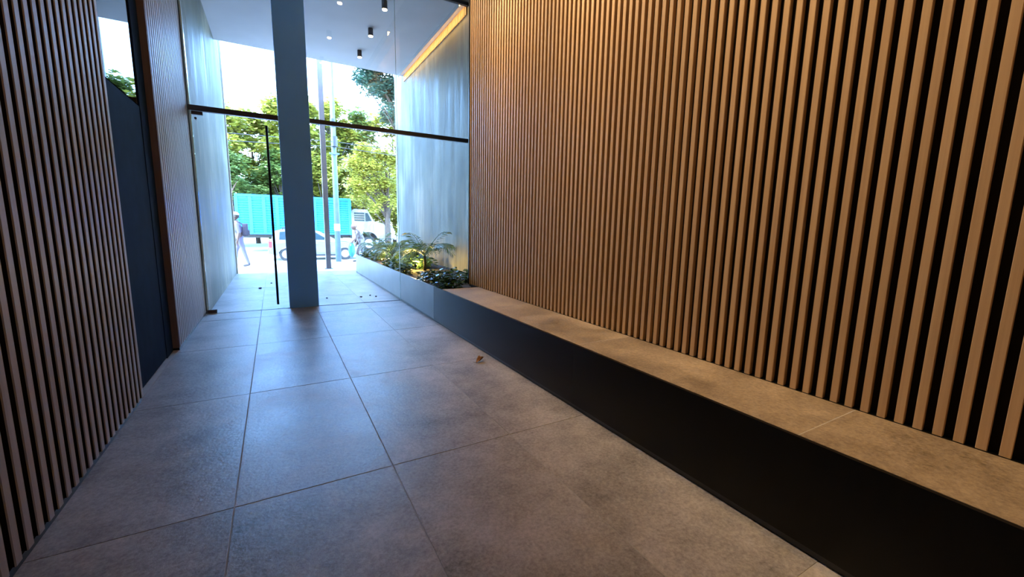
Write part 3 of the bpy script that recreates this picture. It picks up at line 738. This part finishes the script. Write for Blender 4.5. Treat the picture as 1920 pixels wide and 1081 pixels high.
def person_body(name, joints, edges, mats, parent, root):
    """joints: name -> (pos, (rx, ry)); edges: (a, b, material index)"""
    names = list(joints); idx = {n: i for i, n in enumerate(names)}
    me = bpy.data.meshes.new(name); me.from_pydata([joints[n][0] for n in names], [(idx[a], idx[b]) for a, b, _ in edges], [])
    ob = bpy.data.objects.new(name+'_cage', me); C.objects.link(ob)
    sk = ob.modifiers.new('skin', 'SKIN'); sk.use_smooth_shade = True
    for i, n in enumerate(names):
        me.skin_vertices[0].data[i].radius = joints[n][1]
        me.skin_vertices[0].data[i].use_root = (n == root)
    sb = ob.modifiers.new('sub', 'SUBSURF'); sb.levels = 2; sb.render_levels = 2
    dg = bpy.context.evaluated_depsgraph_get(); dg.update()
    nm = bpy.data.meshes.new_from_object(ob.evaluated_get(dg)); nm.name = name
    bpy.data.objects.remove(ob)
    nm.materials.clear()
    for q in mats: nm.materials.append(q)
    segs = [(Vector(joints[a][0]), Vector(joints[b][0]), mi) for a, b, mi in edges]
    for p in nm.polygons:
        c = p.center; best = 1e9; bm_ = 0
        for a, b, mi in segs:
            ab = b-a; t = max(0, min(1, (c-a).dot(ab)/max(1e-9, ab.length_squared))); d = (c-(a+ab*t)).length
            if d < best: best = d; bm_ = mi
        p.material_index = bm_; p.use_smooth = True
    o = bpy.data.objects.new(name, nm); C.objects.link(o); o.parent = parent
    return o
def fingers(J, E, side, wr, dirv, mi, cu=(0.0, 0.0)):
    d = Vector(dirv).normalized(); w = Vector(wr)
    s1 = Vector((0, 1, 0)) if abs(d.y) < 0.7 else Vector((1, 0, 0))
    fwd = d.cross(s1).normalized()
    J['palm'+side] = (tuple(w+d*0.05), (0.018, 0.036)); E.append(('wrist'+side, 'palm'+side, mi))
    for k, (off, ln) in enumerate(((-0.030, 0.075), (-0.010, 0.085), (0.010, 0.08), (0.030, 0.062))):
        a = w + d*0.095 + fwd*off; b = a + d*ln*0.55 + s1*0.008; c = b + d*ln*0.4 + s1*0.018
        J['f%d'%k+side] = (tuple(a), (0.009, 0.009)); J['g%d'%k+side] = (tuple(b), (0.0085, 0.0085)); J['h%d'%k+side] = (tuple(c), (0.0075, 0.0075))
        E += [('palm'+side, 'f%d'%k+side, mi), ('f%d'%k+side, 'g%d'%k+side, mi), ('g%d'%k+side, 'h%d'%k+side, mi)]
    a = w + d*0.03 - fwd*0.045; b = a + d*0.035 - fwd*0.012
    J['t0'+side] = (tuple(a), (0.010, 0.010)); J['t1'+side] = (tuple(b), (0.0085, 0.0085))
    E += [('palm'+side, 't0'+side, mi), ('t0'+side, 't1'+side, mi)]
def head_mesh(parent, at_, yaw, mats, tilt=0.0, cap=False, bun=False):
    """head looking along local -X"""
    e = bpy.data.objects.new('head', None)
    mb = MB(); rings = []
    for i in range(11):
        ph = PI*i/10; z = -math.cos(ph); r = math.sin(ph)
        ring = []
        for k in range(18):
            a = 2*PI*k/18; x = r*math.cos(a); y = r*math.sin(a)
            jaw = 0.80 if z < -0.35 else 1.0
            X = 0.098*x*(0.92 if z < -0.4 and x > 0 else 1.0); Y = 0.074*y*jaw; Z = 0.118*z
            if x < -0.85*max(r, .01) and -0.3 < z < 0.15 and abs(y) < 0.22: X -= 0.020*(0.5+ (0.15-z))
            if x < 0 and 0.0 < z < 0.25 and 0.15 < abs(y) < 0.6: X += 0.008
            ring.append((X, Y, Z))
        rings.append(ring)
    mb.loft(rings)
    h = mb.build('head', mats[0], parent, smooth=True); h.location = at_; h.rotation_euler = (0, tilt, yaw)
    for sg in (-1, 1):
        MB().loft([[(0.01+0.018*math.cos(2*PI*k/10), sg*(0.070+d), 0.0+0.030*math.sin(2*PI*k/10)) for k in range(10)] for d in (0.0, 0.014)]).build('ear', mats[0], h)
        MB().loft([[(-0.086+q, sg*0.030+0.010*math.cos(2*PI*k/8), 0.012+0.006*math.sin(2*PI*k/8)) for k in range(8)] for q in (0.0, -0.006)]).build('eye', mats[1], h)
    MB().box(-0.092, -0.080, -0.022, 0.022, -0.066, -0.058).build('mouth', M_red, h)
    hr = MB(); rr = []
    for i in range(6):
        ph = PI*0.5*i/5; z = 0.01 + 0.125*math.sin(ph); r = math.cos(ph)
        rr.append([(0.012+0.104*r*math.cos(2*PI*k/18)*(0.86 if math.cos(2*PI*k/18) < -0.4 and i < 3 else 1), 0.081*r*math.sin(2*PI*k/18), z - (0.05 if math.cos(2*PI*k/18) > -0.2 and i == 0 else 0)) for k in range(18)])
    hr.loft(rr).build('hair', mats[1], h, smooth=True)
    if cap:
        cc = MB(); rr = []
        for i in range(5):
            ph = PI*0.5*i/4; rr.append([(0.005+0.112*math.cos(ph)*math.cos(2*PI*k/18), 0.088*math.cos(ph)*math.sin(2*PI*k/18), 0.045+0.09*math.sin(ph)) for k in range(18)])
        cc.loft(rr).build('cap', M_cap, h, smooth=True)
        MB().loft([[(-0.10-0.075*math.sin(PI*k/8), 0.075*math.cos(PI*k/8), zz) for k in range(9)] for zz in (0.042, 0.052)]).build('cap_brim', M_cap, h)
    if bun:
        MB().loft([[(0.115+0.035*math.cos(PI*i/6)*-1, 0.035*math.sin(PI*i/6)*math.cos(2*PI*k/10), 0.02+0.035*math.sin(PI*i/6)*math.sin(2*PI*k/10)) for k in range(10)] for i in range(7)]).build('hair_bun', mats[1], h, smooth=True)
    return h

# walker on the left, striding to the left
p1 = thing('person', 'person in pale lilac clothes and dark shoes with a backpack, striding left on the pavement', 'person', (-0.93, 15.12, -0.012))
J = {'pelvis': ((0.0, 0, 0.86), (0.135, 0.15)), 'waist': ((-0.02, 0, 1.00), (0.115, 0.14)), 'chest': ((-0.045, 0, 1.20), (0.125, 0.165)), 'neck0': ((-0.06, 0, 1.335), (0.07, 0.085)), 'neck': ((-0.075, 0, 1.41), (0.05, 0.05)),
     'hipR': ((0.0, -0.085, 0.82), (0.09, 0.09)), 'kneeR': ((0.075, -0.09, 0.47), (0.062, 0.06)), 'ankR': ((0.175, -0.09, 0.10), (0.045, 0.045)), 'heelR': ((0.20, -0.09, 0.055), (0.042, 0.045)), 'toeR': ((0.02, -0.09, 0.036), (0.036, 0.042)),
     'hipL': ((-0.01, 0.085, 0.82), (0.09, 0.09)), 'kneeL': ((-0.14, 0.09, 0.47), (0.062, 0.06)), 'ankL': ((-0.17, 0.09, 0.09), (0.045, 0.045)), 'heelL': ((-0.15, 0.09, 0.055), (0.042, 0.045)), 'toeL': ((-0.32, 0.09, 0.05), (0.036, 0.042)),
     'shR': ((-0.05, -0.175, 1.28), (0.065, 0.065)), 'elbR': ((0.0, -0.225, 1.03), (0.046, 0.046)), 'wristR': ((-0.06, -0.225, 0.80), (0.030, 0.030)),
     'shL': ((-0.05, 0.175, 1.28), (0.065, 0.065)), 'elbL': ((-0.06, 0.225, 1.03), (0.046, 0.046)), 'wristL': ((-0.20, 0.215, 0.84), (0.030, 0.030))}
E = [('pelvis', 'waist', 2), ('waist', 'chest', 1), ('chest', 'neck0', 1), ('neck0', 'neck', 0), ('pelvis', 'hipR', 2), ('hipR', 'kneeR', 2), ('kneeR', 'ankR', 2), ('ankR', 'heelR', 3), ('heelR', 'toeR', 3),
     ('pelvis', 'hipL', 2), ('hipL', 'kneeL', 2), ('kneeL', 'ankL', 2), ('ankL', 'heelL', 3), ('heelL', 'toeL', 3), ('chest', 'shR', 1), ('shR', 'elbR', 1), ('elbR', 'wristR', 0), ('chest', 'shL', 1), ('shL', 'elbL', 1), ('elbL', 'wristL', 0)]
fingers(J, E, 'R', J['wristR'][0], (-0.12, 0, -1), 0); fingers(J, E, 'L', J['wristL'][0], (-0.5, 0, -0.8), 0)
person_body('body', J, E, [M_skin, M_shirt, M_trs, M_shoe], p1, 'pelvis')
head_mesh(p1, (-0.095, 0, 1.52), 0, [M_skin, M_hair], 0.05, cap=True)
bp = thing('backpack', 'dark backpack worn by the person in lilac', 'backpack', (-0.93+0.135, 15.12, 1.10))
MB().loft([[(x*1.0, y*sc, z) for x, y in ((-0.06, -0.13), (0.04, -0.13), (0.085, -0.09), (0.085, 0.09), (0.04, 0.13), (-0.06, 0.13))] for z, sc in ((-0.18, 0.8), (-0.14, 1.0), (0.10, 1.0), (0.17, 0.85), (0.20, 0.5))]).build('sack', M_pack, bp, smooth=False)
MB().box(0.075, 0.125, -0.09, 0.09, -0.14, 0.0).build('pocket', M_pack, bp, bevel=0.015)
for yy in (-0.115, 0.115): MB().tube([(-0.05, yy*0.8, 0.17), (-0.16, yy, 0.24), (-0.275, yy*0.98, 0.12), (-0.24, yy, -0.05), (-0.06, yy, -0.14)], 0.014, 6).build('strap', M_pack, bp)

# bent walker on the right with a cyan bag
p2 = thing('person', 'stooped person in pale patterned clothes carrying a cyan bag beside the planter', 'person', (2.83, 17.0, -0.125))
J = {'pelvis': ((0.10, 0, 0.78), (0.16, 0.165)), 'waist': ((0.07, 0, 0.92), (0.145, 0.155)), 'chest': ((-0.02, 0, 1.10), (0.14, 0.165)), 'neck0': ((-0.10, 0, 1.21), (0.07, 0.085)), 'neck': ((-0.145, 0, 1.26), (0.05, 0.05)),
     'hipR': ((0.09, -0.09, 0.74), (0.105, 0.10)), 'kneeR': ((-0.06, -0.09, 0.42), (0.075, 0.07)), 'ankR': ((-0.12, -0.09, 0.10), (0.045, 0.045)), 'heelR': ((-0.10, -0.09, 0.055), (0.042, 0.045)), 'toeR': ((-0.28, -0.09, 0.036), (0.034, 0.042)),
     'hipL': ((0.11, 0.09, 0.74), (0.105, 0.10)), 'kneeL': ((0.12, 0.09, 0.42), (0.075, 0.07)), 'ankL': ((0.26, 0.09, 0.12), (0.045, 0.045)), 'heelL': ((0.28, 0.09, 0.085), (0.042, 0.045)), 'toeL': ((0.13, 0.09, 0.036), (0.034, 0.042)),
     'shR': ((-0.06, -0.17, 1.16), (0.065, 0.065)), 'elbR': ((-0.13, -0.215, 0.94), (0.048, 0.048)), 'wristR': ((-0.27, -0.19, 0.80), (0.030, 0.030)),
     'shL': ((-0.06, 0.17, 1.16), (0.065, 0.065)), 'elbL': ((0.02, 0.215, 0.93), (0.048, 0.048)), 'wristL': ((-0.06, 0.215, 0.73), (0.030, 0.030))}
E = [('pelvis', 'waist', 2), ('waist', 'chest', 1), ('chest', 'neck0', 1), ('neck0', 'neck', 0), ('pelvis', 'hipR', 2), ('hipR', 'kneeR', 2), ('kneeR', 'ankR', 2), ('ankR', 'heelR', 3), ('heelR', 'toeR', 3),
     ('pelvis', 'hipL', 2), ('hipL', 'kneeL', 2), ('kneeL', 'ankL', 2), ('ankL', 'heelL', 3), ('heelL', 'toeL', 3), ('chest', 'shR', 1), ('shR', 'elbR', 1), ('elbR', 'wristR', 0), ('chest', 'shL', 1), ('shL', 'elbL', 1), ('elbL', 'wristL', 0)]
fingers(J, E, 'R', J['wristR'][0], (-0.25, 0, -1), 0); fingers(J, E, 'L', J['wristL'][0], (-0.2, 0, -1), 0)
person_body('body', J, E, [M_skin, M_print, M_print, M_shoe], p2, 'pelvis')
head_mesh(p2, (-0.185, 0, 1.345), 0, [M_skin, M_greyhair], -0.25, bun=True)
bg_ = thing('shopping_bag', 'bright cyan bag hanging from the hand of the stooped person', 'bag', (2.83-0.315, 17.0-0.19, 0.52))
rg = []
for z, w_, d_ in ((-0.44, 0.03, 0.03), (-0.38, 0.085, 0.06), (-0.22, 0.125, 0.08), (-0.05, 0.11, 0.07), (0.07, 0.06, 0.035)):
    rg.append([(w_*math.cos(2*PI*k/16), d_*math.sin(2*PI*k/16), z + 0.01*math.sin(5*k)) for k in range(16)])
MB().loft(rg).build('sack', M_bag, bg_, smooth=True)
for yy in (-0.018, 0.018): MB().tube([(-0.05, yy, 0.05), (-0.02, yy, 0.11), (0.02, yy*0.6, 0.13), (0.04, yy, 0.06)], 0.007, 6).build('handle', M_bag, bg_)
